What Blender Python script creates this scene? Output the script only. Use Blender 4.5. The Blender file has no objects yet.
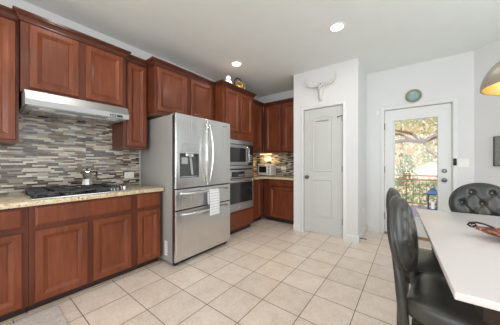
import bpy, bmesh, math, random
from mathutils import Vector, Matrix
random.seed(7)
S = bpy.context.scene
C = S.collection
PI = math.pi

# ------------------------------------------------------------------ camera
cam = bpy.data.objects.new('camera', bpy.data.cameras.new('camera'))
C.objects.link(cam); S.camera = cam
cam.data.sensor_width = 36.0
cam.data.lens = 211.0 / 500 * 36
cam.location = (0, 0, 1.2)
cam.rotation_euler = (PI / 2, 0, math.radians(37.2))
cam.data.shift_y = -0.2 / 500
cam.data.clip_start = 0.02
# ------------------------------------------------------------------ world, sun, window light, exposure
S.view_settings.view_transform = 'Standard'
S.view_settings.look = 'None'
S.view_settings.exposure = -0.03
S.view_settings.gamma = 1.0
S.view_settings.use_curve_mapping = False
S.cycles.use_denoising = True
S.cycles.max_bounces = 10
S.cycles.diffuse_bounces = 6
S.cycles.transparent_max_bounces = 16
S.cycles.sample_clamp_indirect = 6
W = bpy.data.worlds.new('sky'); S.world = W; W.use_nodes = True
bg = W.node_tree.nodes['Background']
bg.inputs[0].default_value = (0.93, 0.97, 1.0, 1)
bg.inputs[1].default_value = 1.25

def area(name, loc, rot, sx, sy, power, col=(1, 1, 1), shape='RECTANGLE', spread=PI):
    L = bpy.data.lights.new(name, 'AREA'); L.shape = shape
    L.size = sx; L.size_y = sy; L.energy = power; L.color = col; L.spread = spread
    o = bpy.data.objects.new(name, L); C.objects.link(o)
    o.location = loc; o.rotation_euler = rot
    return o
SUN = bpy.data.lights.new('sun', 'SUN'); SUN.energy = 3.2; SUN.angle = 0.02; SUN.color = (1, 0.95, 0.86)
so = bpy.data.objects.new('sun', SUN); C.objects.link(so)
so.rotation_euler = (math.radians(38), 0, math.radians(-20))
DAY = (0.90, 0.965, 1.0)
area('rear_window_daylight', (0.1, -2.93, 1.45), (PI / 2, 0, 0), 3.5, 1.85, 92, DAY)
area('side_window_daylight', (1.84, 1.5, 1.5), (PI / 2, 0, PI / 2), 2.6, 1.6, 33, DAY)

# ------------------------------------------------------------------ materials
def srgb(r, g, b):
    f = lambda c: (c / 255 / 12.92) if c / 255 <= 0.04045 else ((c / 255 + 0.055) / 1.055) ** 2.4
    return (f(r), f(g), f(b))
def newmat(name):
    m = bpy.data.materials.new(name); m.use_nodes = True
    nt = m.node_tree
    return m, nt, nt.nodes['Principled BSDF']
def coords(nt, scale=(1, 1, 1), loc=(0, 0, 0), kind='Object'):
    tc = nt.nodes.new('ShaderNodeTexCoord'); mp = nt.nodes.new('ShaderNodeMapping')
    mp.inputs['Scale'].default_value = scale; mp.inputs['Location'].default_value = loc
    nt.links.new(tc.outputs[kind], mp.inputs['Vector'])
    return mp.outputs['Vector']
def noise(nt, vec, scale, detail=3, rough=0.5, dist=0):
    n = nt.nodes.new('ShaderNodeTexNoise'); nt.links.new(vec, n.inputs['Vector'])
    n.inputs['Scale'].default_value = scale; n.inputs['Detail'].default_value = detail
    n.inputs['Roughness'].default_value = rough; n.inputs['Distortion'].default_value = dist
    return n.outputs['Fac']
def ramp(nt, fac, stops, interp='LINEAR'):
    r = nt.nodes.new('ShaderNodeValToRGB'); r.color_ramp.interpolation = interp
    el = r.color_ramp.elements
    while len(el) < len(stops): el.new(0.5)
    for e, (p, c) in zip(el, stops):
        e.position = p; e.color = (*c, 1)
    nt.links.new(fac, r.inputs['Fac'])
    return r.outputs['Color']
def bump(nt, b, height, strength, dist=0.01):
    n = nt.nodes.new('ShaderNodeBump'); n.inputs['Strength'].default_value = strength
    n.inputs['Distance'].default_value = dist
    nt.links.new(height, n.inputs['Height']); nt.links.new(n.outputs['Normal'], b.inputs['Normal'])
def mix(nt, fac, a, b, mode='MIX'):
    n = nt.nodes.new('ShaderNodeMix'); n.data_type = 'RGBA'; n.blend_type = mode
    for sock, v in ((n.inputs[0], fac), (n.inputs[6], a), (n.inputs[7], b)):
        if isinstance(v, (int, float)): sock.default_value = v
        elif isinstance(v, tuple): sock.default_value = (*v, 1)
        else: nt.links.new(v, sock)
    return n.outputs[2]
def sc(c, k): return tuple(min(1, x * k) for x in c)
def plain(name, col, rough=0.5, metal=0, var=0.06, scale=8, bmp=0, spec=None, coat=0):
    m, nt, b = newmat(name)
    v = coords(nt); f = noise(nt, v, scale)
    nt.links.new(ramp(nt, f, [(0.3, sc(col, 1 - var)), (0.7, sc(col, 1 + var))]), b.inputs['Base Color'])
    b.inputs['Roughness'].default_value = rough; b.inputs['Metallic'].default_value = metal
    if spec is not None: b.inputs['Specular IOR Level'].default_value = spec
    if coat: b.inputs['Coat Weight'].default_value = coat; b.inputs['Coat Roughness'].default_value = 0.1
    if bmp: bump(nt, b, noise(nt, v, 220), bmp, 0.002)
    return m
def wood(name, c0, c1, sx=(26, 26, 2.2), rough=0.34):
    m, nt, b = newmat(name)
    v = coords(nt, sx)
    f = noise(nt, v, 1.6, 5, 0.6, 0.6)
    big = noise(nt, coords(nt, (3, 3, 1.2)), 1.5, 2)
    col = mix(nt, 0.4, ramp(nt, f, [(0.25, c0), (0.75, c1)]), ramp(nt, big, [(0.3, c0), (0.7, c1)]))
    nt.links.new(col, b.inputs['Base Color'])
    b.inputs['Roughness'].default_value = rough
    b.inputs['Specular IOR Level'].default_value = 0.3
    b.inputs['Coat Weight'].default_value = 0.12; b.inputs['Coat Roughness'].default_value = 0.18
    bump(nt, b, f, 0.06, 0.002)
    return m
def steel(name, col=(0.68, 0.68, 0.68), rough=0.24, dirn=(90, 90, .8)):
    m, nt, b = newmat(name)
    f = noise(nt, coords(nt, dirn), 2.5, 4, 0.6)
    nt.links.new(ramp(nt, f, [(0.2, sc(col, 0.93)), (0.8, sc(col, 1.05))]), b.inputs['Base Color'])
    b.inputs['Metallic'].default_value = 1
    r = ramp(nt, f, [(0.2, (rough - .05,) * 3), (0.8, (rough + .06,) * 3)])
    nt.links.new(r, b.inputs['Roughness'])
    b.inputs['Anisotropic'].default_value = 0.4
    bump(nt, b, f, 0.012, 0.001)
    return m
def emit(name, col, s):
    m, nt, b = newmat(name)
    b.inputs['Base Color'].default_value = (*col, 1)
    b.inputs['Emission Color'].default_value = (*col, 1); b.inputs['Emission Strength'].default_value = s
    return m

M = {}
M['wall'] = plain('white_wall_paint', srgb(221, 221, 221), 0.75, var=0.012, scale=3, bmp=0.05)
M['ceil'] = plain('ceiling_paint', srgb(228, 232, 229), 0.9, var=0.015, scale=4, bmp=0.12)
M['trim'] = plain('white_trim_paint', srgb(222, 223, 222), 0.38, var=0.01)
M['door'] = plain('dimmed_white_door_paint', srgb(198, 199, 196), 0.4, var=0.012)  # greyed so the paint carries the dimmer light on the pantry front
M['cherry'] = wood('cherry_wood', srgb(80, 37, 21), srgb(140, 75, 46))
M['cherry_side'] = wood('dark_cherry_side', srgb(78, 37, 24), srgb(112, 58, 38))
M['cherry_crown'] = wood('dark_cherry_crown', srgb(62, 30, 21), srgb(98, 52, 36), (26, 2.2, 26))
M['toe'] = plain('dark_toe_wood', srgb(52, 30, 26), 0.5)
M['under'] = plain('raw_cabinet_underside', srgb(176, 142, 98), 0.6)
M['shoe'] = plain('taupe_shoe_moulding', srgb(165, 145, 130), 0.5)
M['steel'] = steel('brushed_steel')
M['steel_h'] = steel('brushed_steel_horizontal', (0.52, 0.52, 0.52), 0.36, (1, 1, 120))
M['hood_steel'] = steel('satin_hood_steel', (0.42, 0.42, 0.42), 0.42, (120, 1, 1))
M['steel_bright'] = steel('bright_steel', (0.78, 0.78, 0.77), 0.18, (1, 1, 30))
M['fridge_side'] = plain('grey_painted_steel', srgb(164, 161, 159), 0.42, 0.2, 0.02)
M['gap'] = plain('dark_gasket', srgb(40, 40, 42), 0.6)
M['black'] = plain('black_plastic', srgb(24, 24, 26), 0.35)
M['black_glass'] = plain('black_glass', srgb(38, 38, 40), 0.08, spec=0.6)
M['iron'] = plain('cast_iron', srgb(54, 54, 56), 0.55, bmp=0.1)
M['grey_plastic'] = plain('grey_plastic', srgb(165, 168, 170), 0.35)
M['cavity'] = plain('dark_grey_plastic', srgb(82, 82, 84), 0.4)
M['white_plastic'] = plain('white_plastic', srgb(236, 235, 230), 0.35, var=0.01)
M['label'] = plain('white_paper', srgb(225, 225, 225), 0.6)
M['ceramic'] = plain('white_ceramic', srgb(238, 238, 238), 0.2, var=0.01)
M['gold'] = plain('gold_leaf_metal', (0.83, 0.56, 0.16), 0.22, 1.0, 0.12, 20)
M['bronze_iron'] = plain('dark_bronze', srgb(46, 36, 30), 0.45, 0.6)
M['nickel'] = plain('satin_nickel', (0.16, 0.155, 0.15), 0.3, 1.0)
M['white_table'] = plain('white_stone_top', srgb(216, 210, 209), 0.25, var=0.02, scale=3)
M['bone'] = plain('white_bone', srgb(208, 206, 202), 0.55, var=0.03, scale=30, bmp=0.1)
M['hole'] = plain('dark_bone_hollow', srgb(70, 62, 56), 0.8)
M['lamp_out'] = plain('pale_lamp_enamel', srgb(160, 152, 140), 0.4, 0.3, 0.03)
M['lamp_in'] = plain('gold_lamp_lining', (0.80, 0.55, 0.20), 0.32, 0.7, 0.1, 25)
M['grey_canvas'] = plain('grey_canvas', srgb(133, 134, 130), 0.8, var=0.15, scale=30)
M['teal'] = plain('pale_blue_green_glaze', srgb(140, 168, 170), 0.25, var=0.08, scale=14)
M['olive_rim'] = plain('olive_green_rim', srgb(128, 130, 96), 0.4, var=0.1, scale=40)
M['lamp_lens'] = emit('lit_lens', (1, 0.97, 0.92), 9)
M['deck'] = plain('weathered_deck', srgb(118, 108, 128), 0.7, var=0.2, scale=5)
M['rail_wood'] = plain('brown_rail_wood', srgb(160, 112, 76), 0.6, var=0.15)
M['lantern_blue'] = plain('blue_metal', srgb(40, 66, 112), 0.35, 0.4)
M['bark'] = plain('brown_bark', srgb(132, 106, 100), 0.9, var=0.3, scale=6, bmp=0.3)

def m_floor():
    m, nt, b = newmat('beige_floor_tile')
    v = coords(nt, loc=(0.018, -0.188, 0))
    br = nt.nodes.new('ShaderNodeTexBrick'); nt.links.new(v, br.inputs['Vector'])
    br.offset = 0; br.squash = 1
    for k, x in (('Scale', 1), ('Mortar Size', 0.0033), ('Mortar Smooth', 0.15), ('Brick Width', 0.337), ('Row Height', 0.337), ('Bias', 0)):
        br.inputs[k].default_value = x
    br.inputs['Color1'].default_value = (0.88, 0.88, 0.88, 1); br.inputs['Color2'].default_value = (1.06, 1.05, 1.03, 1)
    n1 = noise(nt, v, 7, 5, 0.6, 0.4)
    base = ramp(nt, n1, [(0.25, srgb(214, 194, 178)), (0.5, srgb(230, 214, 200)), (0.78, srgb(240, 228, 218))])
    col = mix(nt, 1.0, base, br.outputs['Color'], 'MULTIPLY')
    n2 = noise(nt, v, 45, 3)
    col = mix(nt, 0.25, col, ramp(nt, n2, [(0.35, srgb(206, 182, 164)), (0.6, srgb(238, 224, 212))]))
    col = mix(nt, br.outputs['Fac'], col, srgb(112, 92, 78))
    nt.links.new(col, b.inputs['Base Color'])
    b.inputs['Roughness'].default_value = 0.33
    inv = nt.nodes.new('ShaderNodeMath'); inv.operation = 'SUBTRACT'; inv.inputs[0].default_value = 1
    nt.links.new(br.outputs['Fac'], inv.inputs[1]); bump(nt, b, inv.outputs[0], 0.35, 0.003)
    return m
M['floor'] = m_floor()
def m_mosaic():
    m, nt, b = newmat('linear_mosaic_tile')
    tc = nt.nodes.new('ShaderNodeTexCoord'); sp = nt.nodes.new('ShaderNodeSeparateXYZ'); cb = nt.nodes.new('ShaderNodeCombineXYZ')
    nt.links.new(tc.outputs['Object'], sp.inputs[0])
    nt.links.new(sp.outputs[0], cb.inputs[0]); nt.links.new(sp.outputs[2], cb.inputs[1])
    br = nt.nodes.new('ShaderNodeTexBrick'); nt.links.new(cb.outputs[0], br.inputs['Vector'])
    br.offset = 0.37; br.offset_frequency = 3; br.squash = 0.8; br.squash_frequency = 2
    for k, x in (('Scale', 1), ('Mortar Size', 0.0009), ('Mortar Smooth', 0.1), ('Brick Width', 0.098), ('Row Height', 0.0168), ('Bias', 0)):
        br.inputs[k].default_value = x
    br.inputs['Color1'].default_value = (0, 0, 0, 1); br.inputs['Color2'].default_value = (1, 1, 1, 1)
    tones = [(0.0, srgb(58, 46, 40)), (0.22, srgb(106, 92, 80)), (0.36, srgb(150, 140, 126)), (0.5, srgb(182, 172, 158)),
             (0.62, srgb(150, 150, 144)), (0.72, srgb(212, 204, 190)), (0.90, srgb(122, 108, 92))]
    col = ramp(nt, br.outputs['Color'], tones, 'CONSTANT')
    n = noise(nt, cb.outputs[0], 60, 3)
    col = mix(nt, 0.25, col, mix(nt, 1, col, ramp(nt, n, [(0.3, (.6, .58, .55)), (0.7, (1, 1, 1))]), 'MULTIPLY'))
    col = mix(nt, br.outputs['Fac'], col, srgb(150, 142, 130))
    nt.links.new(col, b.inputs['Base Color'])
    rr = ramp(nt, br.outputs['Color'], [(0, (.14,) * 3), (0.34, (.35,) * 3), (0.6, (.12,) * 3), (0.76, (.4,) * 3)], 'CONSTANT')
    nt.links.new(rr, b.inputs['Roughness'])
    inv = nt.nodes.new('ShaderNodeMath'); inv.operation = 'SUBTRACT'; inv.inputs[0].default_value = 1
    nt.links.new(br.outputs['Fac'], inv.inputs[1]); bump(nt, b, inv.outputs[0], 0.4, 0.002)
    return m
M['mosaic'] = m_mosaic()
def m_granite():
    m, nt, b = newmat('speckled_beige_granite')
    v = coords(nt)
    n1 = noise(nt, v, 28, 5, 0.7, 0.5)
    base = ramp(nt, n1, [(0.28, srgb(150, 120, 88)), (0.45, srgb(204, 184, 150)), (0.62, srgb(224, 210, 182)), (0.8, srgb(190, 158, 112))])
    vo = nt.nodes.new('ShaderNodeTexVoronoi'); vo.inputs['Scale'].default_value = 90; nt.links.new(v, vo.inputs['Vector'])
    n2 = noise(nt, v, 70, 2)
    sp = ramp(nt, n2, [(0.62, (0, 0, 0)), (0.67, (1, 1, 1))])
    col = mix(nt, sp, base, srgb(92, 70, 54))
    col = mix(nt, 0.25, col, vo.outputs['Color'], 'SOFT_LIGHT')
    nt.links.new(col, b.inputs['Base Color']); b.inputs['Roughness'].default_value = 0.16
    return m
M['granite'] = m_granite()
def m_leather():
    m, nt, b = newmat('charcoal_leather')
    v = coords(nt)
    n = noise(nt, v, 5, 4, 0.6)
    nt.links.new(ramp(nt, n, [(0.3, srgb(46, 48, 47)), (0.52, srgb(58, 58, 55)), (0.76, srgb(92, 80, 66))]), b.inputs['Base Color'])
    b.inputs['Roughness'].default_value = 0.3
    vo = nt.nodes.new('ShaderNodeTexVoronoi'); vo.inputs['Scale'].default_value = 260; nt.links.new(v, vo.inputs['Vector'])
    bump(nt, b, vo.outputs['Distance'], 0.12, 0.001)
    return m
M['leather'] = m_leather()
def m_glass():
    m = bpy.data.materials.new('clear_door_glass'); m.use_nodes = True; nt = m.node_tree; nt.nodes.clear()
    out = nt.nodes.new('ShaderNodeOutputMaterial'); mx = nt.nodes.new('ShaderNodeMixShader')
    tr = nt.nodes.new('ShaderNodeBsdfTransparent'); gl = nt.nodes.new('ShaderNodeBsdfGlossy'); fr = nt.nodes.new('ShaderNodeFresnel')
    gl.inputs['Roughness'].default_value = 0.02; fr.inputs['IOR'].default_value = 1.45
    tr.inputs['Color'].default_value = (0.97, 0.98, 0.98, 1)
    nt.links.new(fr.outputs[0], mx.inputs[0]); nt.links.new(tr.outputs[0], mx.inputs[1]); nt.links.new(gl.outputs[0], mx.inputs[2])
    nt.links.new(mx.outputs[0], out.inputs[0])
    return m
M['glass'] = m_glass()
def m_leaf(name, stops, trans=0.45):
    m, nt, b = newmat(name)
    v = coords(nt); n = noise(nt, v, 2.4, 4, 0.75)
    nt.links.new(ramp(nt, n, stops), b.inputs['Base Color'])
    b.inputs['Roughness'].default_value = 0.7
    tl = nt.nodes.new('ShaderNodeBsdfTranslucent'); mx = nt.nodes.new('ShaderNodeMixShader'); mx.inputs[0].default_value = trans
    out = nt.nodes['Material Output']
    nt.links.new(b.inputs['Base Color'].links[0].from_socket, tl.inputs['Color'])
    nt.links.new(b.outputs[0], mx.inputs[1]); nt.links.new(tl.outputs[0], mx.inputs[2]); nt.links.new(mx.outputs[0], out.inputs['Surface'])
    return m
M['leaf_cream'] = m_leaf('washed_out_yellow_leaves', [(0.3, srgb(200, 190, 150)), (0.5, srgb(236, 222, 190)), (0.7, srgb(246, 236, 216))])  # cream leaves paled further: the overexposed glare outside is put into their colour
M['leaf_green'] = m_leaf('washed_out_green_leaves', [(0.32, srgb(128, 156, 116)), (0.5, srgb(196, 200, 156)), (0.66, srgb(238, 226, 196))])  # green leaves lightened towards cream to carry the same glare
M['leaf_dark'] = m_leaf('mid_green_leaves', [(0.3, srgb(104, 136, 106)), (0.5, srgb(140, 168, 132)), (0.72, srgb(196, 200, 162))])
M['dry_ground'] = m_leaf('dry_pale_ground', [(0.3, srgb(200, 176, 150)), (0.5, srgb(226, 204, 180)), (0.7, srgb(196, 190, 150))], 0.0)
def m_towel():
    m, nt, b = newmat('striped_towel_cloth')
    w = nt.nodes.new('ShaderNodeTexWave'); w.bands_direction = 'Z'; w.inputs['Scale'].default_value = 9
    nt.links.new(coords(nt), w.inputs['Vector'])
    nt.links.new(ramp(nt, w.outputs['Fac'], [(0.0, srgb(176, 178, 184)), (0.14, srgb(232, 232, 234))]), b.inputs['Base Color'])
    b.inputs['Roughness'].default_value = 0.9
    bump(nt, b, noise(nt, coords(nt), 240), 0.3, 0.002)
    return m
M['towel'] = m_towel()
def m_rug():
    m, nt, b = newmat('woven_grey_mat')
    v = coords(nt); w = nt.nodes.new('ShaderNodeTexWave'); w.bands_direction = 'X'; w.inputs['Scale'].default_value = 40
    w.inputs['Distortion'].default_value = 3; nt.links.new(v, w.inputs['Vector'])
    n = noise(nt, v, 60, 4, 0.7)
    c = mix(nt, 0.35, ramp(nt, n, [(0.35, srgb(168, 154, 144)), (0.65, srgb(216, 208, 202))]), ramp(nt, w.outputs['Fac'], [(0, srgb(178, 166, 158)), (1, srgb(220, 212, 206))]))
    nt.links.new(c, b.inputs['Base Color']); b.inputs['Roughness'].default_value = 0.95
    bump(nt, b, n, 0.5, 0.004)
    return m
M['rug'] = m_rug()
def m_copper():
    m, nt, b = newmat('hammered_copper')
    v = coords(nt)
    vo = nt.nodes.new('ShaderNodeTexVoronoi'); vo.inputs['Scale'].default_value = 55; nt.links.new(v, vo.inputs['Vector'])
    nt.links.new(ramp(nt, vo.outputs['Distance'], [(0.15, srgb(214, 186, 160)), (0.4, srgb(158, 92, 60)), (0.8, srgb(112, 60, 42))]), b.inputs['Base Color'])
    b.inputs['Roughness'].default_value = 0.32; b.inputs['Metallic'].default_value = 0.5
    bump(nt, b, vo.outputs['Distance'], 0.4, 0.003)
    return m
M['copper'] = m_copper()

# ------------------------------------------------------------------ mesh helpers
class MB:
    def __init__(s): s.bm = bmesh.new()
    def box(s, x0, x1, y0, y1, z0, z1, bev=0, seg=2):
        r = bmesh.ops.create_cube(s.bm, size=1)
        vs = r['verts']
        for v in vs:
            v.co = ((x0 + x1) / 2 + v.co.x * (x1 - x0), (y0 + y1) / 2 + v.co.y * (y1 - y0), (z0 + z1) / 2 + v.co.z * (z1 - z0))
        if bev:
            es = list({e for v in vs for e in v.link_edges})
            bmesh.ops.bevel(s.bm, geom=es, offset=bev, segments=seg, affect='EDGES', profile=0.5)
        return s
    def tube(s, pts, r, n=10, closed=False):
        pts = [Vector(p) for p in pts]; N = len(pts)
        rs = r if isinstance(r, (list, tuple)) else [r] * N
        rings = []; up = None
        for i, p in enumerate(pts):
            if closed: d = pts[(i + 1) % N] - pts[i - 1]
            else: d = pts[min(i + 1, N - 1)] - pts[max(i - 1, 0)]
            d.normalize()
            if up is None:
                up = Vector((0, 0, 1)) if abs(d.z) < 0.9 else Vector((1, 0, 0))
            a = d.cross(up)
            if a.length < 1e-6: a = d.orthogonal()
            a.normalize(); b = a.cross(d); up = b
            rings.append([s.bm.verts.new(p + (a * math.cos(t) + b * math.sin(t)) * rs[i]) for t in [2 * PI * k / n for k in range(n)]])
        for i in range(N if closed else N - 1):
            A, B = rings[i], rings[(i + 1) % N]
            for k in range(n):
                s.bm.faces.new((A[k], A[(k + 1) % n], B[(k + 1) % n], B[k]))
        if not closed:
            s.bm.faces.new(list(reversed(rings[0]))); s.bm.faces.new(rings[-1])
        return s
    def lathe(s, prof, c=(0, 0, 0), n=28, axis='z'):
        rings = []
        def P(r, h, t):
            if axis == 'z': q = (r * math.cos(t), r * math.sin(t), h)
            elif axis == 'y': q = (r * math.cos(t), h, r * math.sin(t))
            else: q = (h, r * math.cos(t), r * math.sin(t))
            return Vector(c) + Vector(q)
        for r, h in prof:
            if r < 1e-6: rings.append([s.bm.verts.new(P(0, h, 0))])
            else: rings.append([s.bm.verts.new(P(r, h, 2 * PI * k / n)) for k in range(n)])
        for A, B in zip(rings, rings[1:]):
            if len(A) == 1 and len(B) == 1: continue
            for k in range(n):
                k2 = (k + 1) % n
                if len(A) == 1: s.bm.faces.new((A[0], B[k], B[k2]))
                elif len(B) == 1: s.bm.faces.new((A[k], A[k2], B[0]))
                else: s.bm.faces.new((A[k], A[k2], B[k2], B[k]))
        return s
    def rings(s, loops, cap0=True, cap1=True):
        R = [[s.bm.verts.new(p) for p in L] for L in loops]
        n = len(R[0])
        for A, B in zip(R, R[1:]):
            for k in range(n):
                s.bm.faces.new((A[k], A[(k + 1) % n], B[(k + 1) % n], B[k]))
        if cap0: s.bm.faces.new(list(reversed(R[0])))
        if cap1: s.bm.faces.new(R[-1])
        return s
    def panel(s, outline, prof, y=0):          # outline in (x, z), counter-clockwise seen from the front; prof = [(inset, height towards the viewer)]
        return s.rings([[(px, y - h, pz) for px, pz in inset(outline, i)] for i, h in prof], False, True)
    def front(s, x0, x1, z0, z1, prof, y):     # closed cabinet front
        return s.rings([[(px, y - h, pz) for px, pz in inset([(x0, z0), (x1, z0), (x1, z1), (x0, z1)], i)] for i, h in prof])
    def extrude_profile(s, prof, x0, x1):      # prof in (y, z)
        return s.rings([[(x0, y, z) for y, z in prof], [(x1, y, z) for y, z in prof]])
    def build(s, name, mat, parent=None, smooth=True, angle=40, props=None):
        bmesh.ops.recalc_face_normals(s.bm, faces=s.bm.faces)
        me = bpy.data.meshes.new(name); s.bm.to_mesh(me); s.bm.free()
        me.materials.append(M[mat] if isinstance(mat, str) else mat)
        if smooth:
            for p in me.polygons: p.use_smooth = True
            me.set_sharp_from_angle(angle=math.radians(angle))
        o = bpy.data.objects.new(name, me); C.objects.link(o)
        if parent: o.parent = parent
        return o
def inset(poly, d):
    n = len(poly); out = []
    for i in range(n):
        p0, p1, p2 = Vector(poly[i - 1]), Vector(poly[i]), Vector(poly[(i + 1) % n])
        a = (p1 - p0).normalized(); b = (p2 - p1).normalized()
        na = Vector((-a.y, a.x)); nb = Vector((-b.y, b.x))
        m = (na + nb); m = m / max(1e-6, m.length_squared) * 2
        out.append(tuple(p1 + m * d))
    return out
def thing(name, label, cat, loc=(0, 0, 0), rz=0, group=None):
    o = bpy.data.objects.new(name, None); C.objects.link(o); o.empty_display_size = 0.1
    o.location = loc; o.rotation_euler = (0, 0, rz); o['label'] = label; o['category'] = cat
    if group: o['group'] = group
    return o
def tag(o, label, cat, group=None, kind=None):
    o['label'] = label; o['category'] = cat
    if group: o['group'] = group
    if kind: o['kind'] = kind
    return o
def struct(o, label=None, cat=None):
    o['kind'] = 'structure'
    if label: o['label'] = label
    if cat: o['category'] = cat
    return o
def copy_tree(o, parent=None):
    c = o.copy(); C.objects.link(c)
    if parent: c.parent = parent
    for ch in list(o.children): copy_tree(ch, c)
    return c
LEFT = PI / 2     # turns local x to world +y and local y to world -x: the fronts of a left wall unit face +x

# ------------------------------------------------------------------ the room
XL, ZC, YB, YD, YP = -2.955, 2.75, 4.15, 4.22, 3.462
PX0, PX1 = -1.652, -0.616
KX, KY = 0.71, 4.22       # start of the angled wall
RX = 1.9
struct(MB().box(XL - .1, RX + .1, -3.1, 4.36, -.1, 0).build('floor', 'floor'), 'beige square ceramic tile floor with brown grout', 'floor')
struct(MB().box(XL - .1, RX + .1, -3.1, 4.36, ZC, ZC + .12).build('ceiling', 'ceil'), 'flat pale grey painted ceiling', 'ceiling')
struct(MB().box(XL - .1, XL, -3.0, YB + .1, 0, ZC).build('wall_left', 'wall'), 'white wall behind the cooktop and fridge run', 'wall')
struct(MB().box(XL, PX0, YB, YB + .1, 0, ZC).build('wall_back', 'wall'), 'white wall at the end of the kitchen corner', 'wall')
# pantry box
DPX0, DPX1, DPZ = -1.456, -0.840, 2.088
b = MB().box(PX0, DPX0 - .012, YP, YP + .1, 0, ZC).box(DPX1 + .012, PX1, YP, YP + .1, 0, ZC).box(DPX0 - .012, DPX1 + .012, YP, YP + .1, DPZ + .012, ZC)
b.box(PX0, PX0 + .09, YP + .1, YB, 0, ZC)
b.box(PX1 - .09, PX1, YP + .1, YD, 0, ZC)
struct(b.build('wall_pantry', 'wall', smooth=False), 'white projecting pantry wall around the panelled door', 'wall')
GDX0, GDX1, GDZ = -0.338, 0.479, 2.066
b = MB().box(PX1 - .09, GDX0 - .012, YD, YD + .14, 0, ZC).box(GDX1 + .012, KX + .12, YD, YD + .14, 0, ZC).box(GDX0 - .012, GDX1 + .012, YD, YD + .14, GDZ + .012, ZC)
struct(b.build('wall_door', 'wall', smooth=False), 'white wall around the glass exterior door', 'wall')
AL = (RX - KX) * math.sqrt(2)
aw = MB().box(0, AL, 0, .1, 0, ZC).build('wall_angled', 'wall'); aw.location = (KX, KY, 0); aw.rotation_euler = (0, 0, -PI / 4)
struct(aw, 'white angled wall beside the dining table', 'wall')
WY0, WY1, WZ0, WZ1 = 0.15, 2.85, 0.66, 2.34
YA = KY - (RX - KX)
struct(MB().box(RX, RX + .1, -3.0, WY0, 0, ZC).box(RX, RX + .1, WY1, YA, 0, ZC).box(RX, RX + .1, WY0, WY1, 0, WZ0).box(RX, RX + .1, WY0, WY1, WZ1, ZC).build('wall_right', 'wall', smooth=False))
struct(MB().box(XL, -1.7, -3.1, -3.0, 0, ZC).box(1.85, RX + .1, -3.1, -3.0, 0, ZC).box(-1.7, 1.85, -3.1, -3.0, 0, .5).box(-1.7, 1.85, -3.1, -3.0, 2.4, ZC).build('wall_rear', 'wall', smooth=False))
def window(n, fn):
    o = struct(fn().build('window_%d' % n, 'trim', smooth=False)); return o
window(1, lambda: MB().box(RX + .02, RX + .08, WY0, WY0 + .05, WZ0, WZ1).box(RX + .02, RX + .08, WY1 - .05, WY1, WZ0, WZ1).box(RX + .02, RX + .08, 1.47, 1.53, WZ0, WZ1).box(RX + .02, RX + .08, WY0 + .05, WY1 - .05, WZ1 - .05, WZ1).box(RX + .02, RX + .08, WY0 + .05, WY1 - .05, WZ0, WZ0 + .05))
window(2, lambda: MB().box(-1.7, -1.65, -3.08, -3.02, .5, 2.4).box(1.8, 1.85, -3.08, -3.02, .5, 2.4).box(.05, .11, -3.08, -3.02, .5, 2.4).box(-1.65, 1.8, -3.08, -3.02, 2.35, 2.4).box(-1.65, 1.8, -3.08, -3.02, .5, .55))

# baseboards
def base_prof(b, x0, x1, y, z=0.105):
    b.extrude_profile([(y, 0), (y - .014, 0), (y - .014, z - .018), (y - .006, z), (y, z)], x0, x1); return b
b = MB(); base_prof(b, PX0 - .0, DPX0 - .064, YP); base_prof(b, DPX1 + .064, PX1 + .014, YP)
struct(b.build('baseboard_pantry', 'trim', angle=20))
b = MB(); base_prof(b, 0, YD - YP - .016, 0); o = b.build('baseboard_pantry_side', 'trim', angle=20); o.location = (PX1, YP, 0); o.rotation_euler = (0, 0, LEFT); struct(o)
b = MB(); base_prof(b, PX1 + .016, GDX0 - .08, YD); base_prof(b, GDX1 + .08, KX - .012, YD); struct(b.build('baseboard_door', 'trim', angle=20))
b = MB(); base_prof(b, 0.0, AL - .02, 0); o = b.build('baseboard_angled', 'trim', angle=20); o.location = (KX, KY, 0); o.rotation_euler = (0, 0, -PI / 4); struct(o)

# casings
def casing(name, x0, x1, z1, y, w, label):
    b = MB()
    t = [(0, 0.0), (0, .012), (.012, .018), (w * .55, .013), (w - .008, .010), (w, .0)]
    # left, head, right as one mitred U
    pts = lambda d: [(x0 - d, 0), (x0 - d, z1 + d), (x1 + d, z1 + d), (x1 + d, 0)]
    loops = [[(px, y - h, pz) for px, pz in pts(d)] for d, h in t]
    R = [[b.bm.verts.new(p) for p in L] for L in loops]
    for A, B in zip(R, R[1:]):
        for k in range(3): b.bm.faces.new((A[k], A[k + 1], B[k + 1], B[k]))
    # reveal of the opening
    for k in range(3):
        A = R[0]; q = [b.bm.verts.new((A[j].co.x, y + .09, A[j].co.z)) for j in (k, k + 1)]
        b.bm.faces.new((A[k], A[k + 1], q[1], q[0]))
    return struct(b.build(name, 'trim', angle=25), label, 'door casing')
casing('trim_1', DPX0 - .011, DPX1 + .011, DPZ + .011, YP, .052, 'white moulded casing around the panelled pantry door')
casing('trim_2', GDX0 - .011, GDX1 + .011, GDZ + .011, YD, .062, 'white moulded casing around the glass door')

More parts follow.
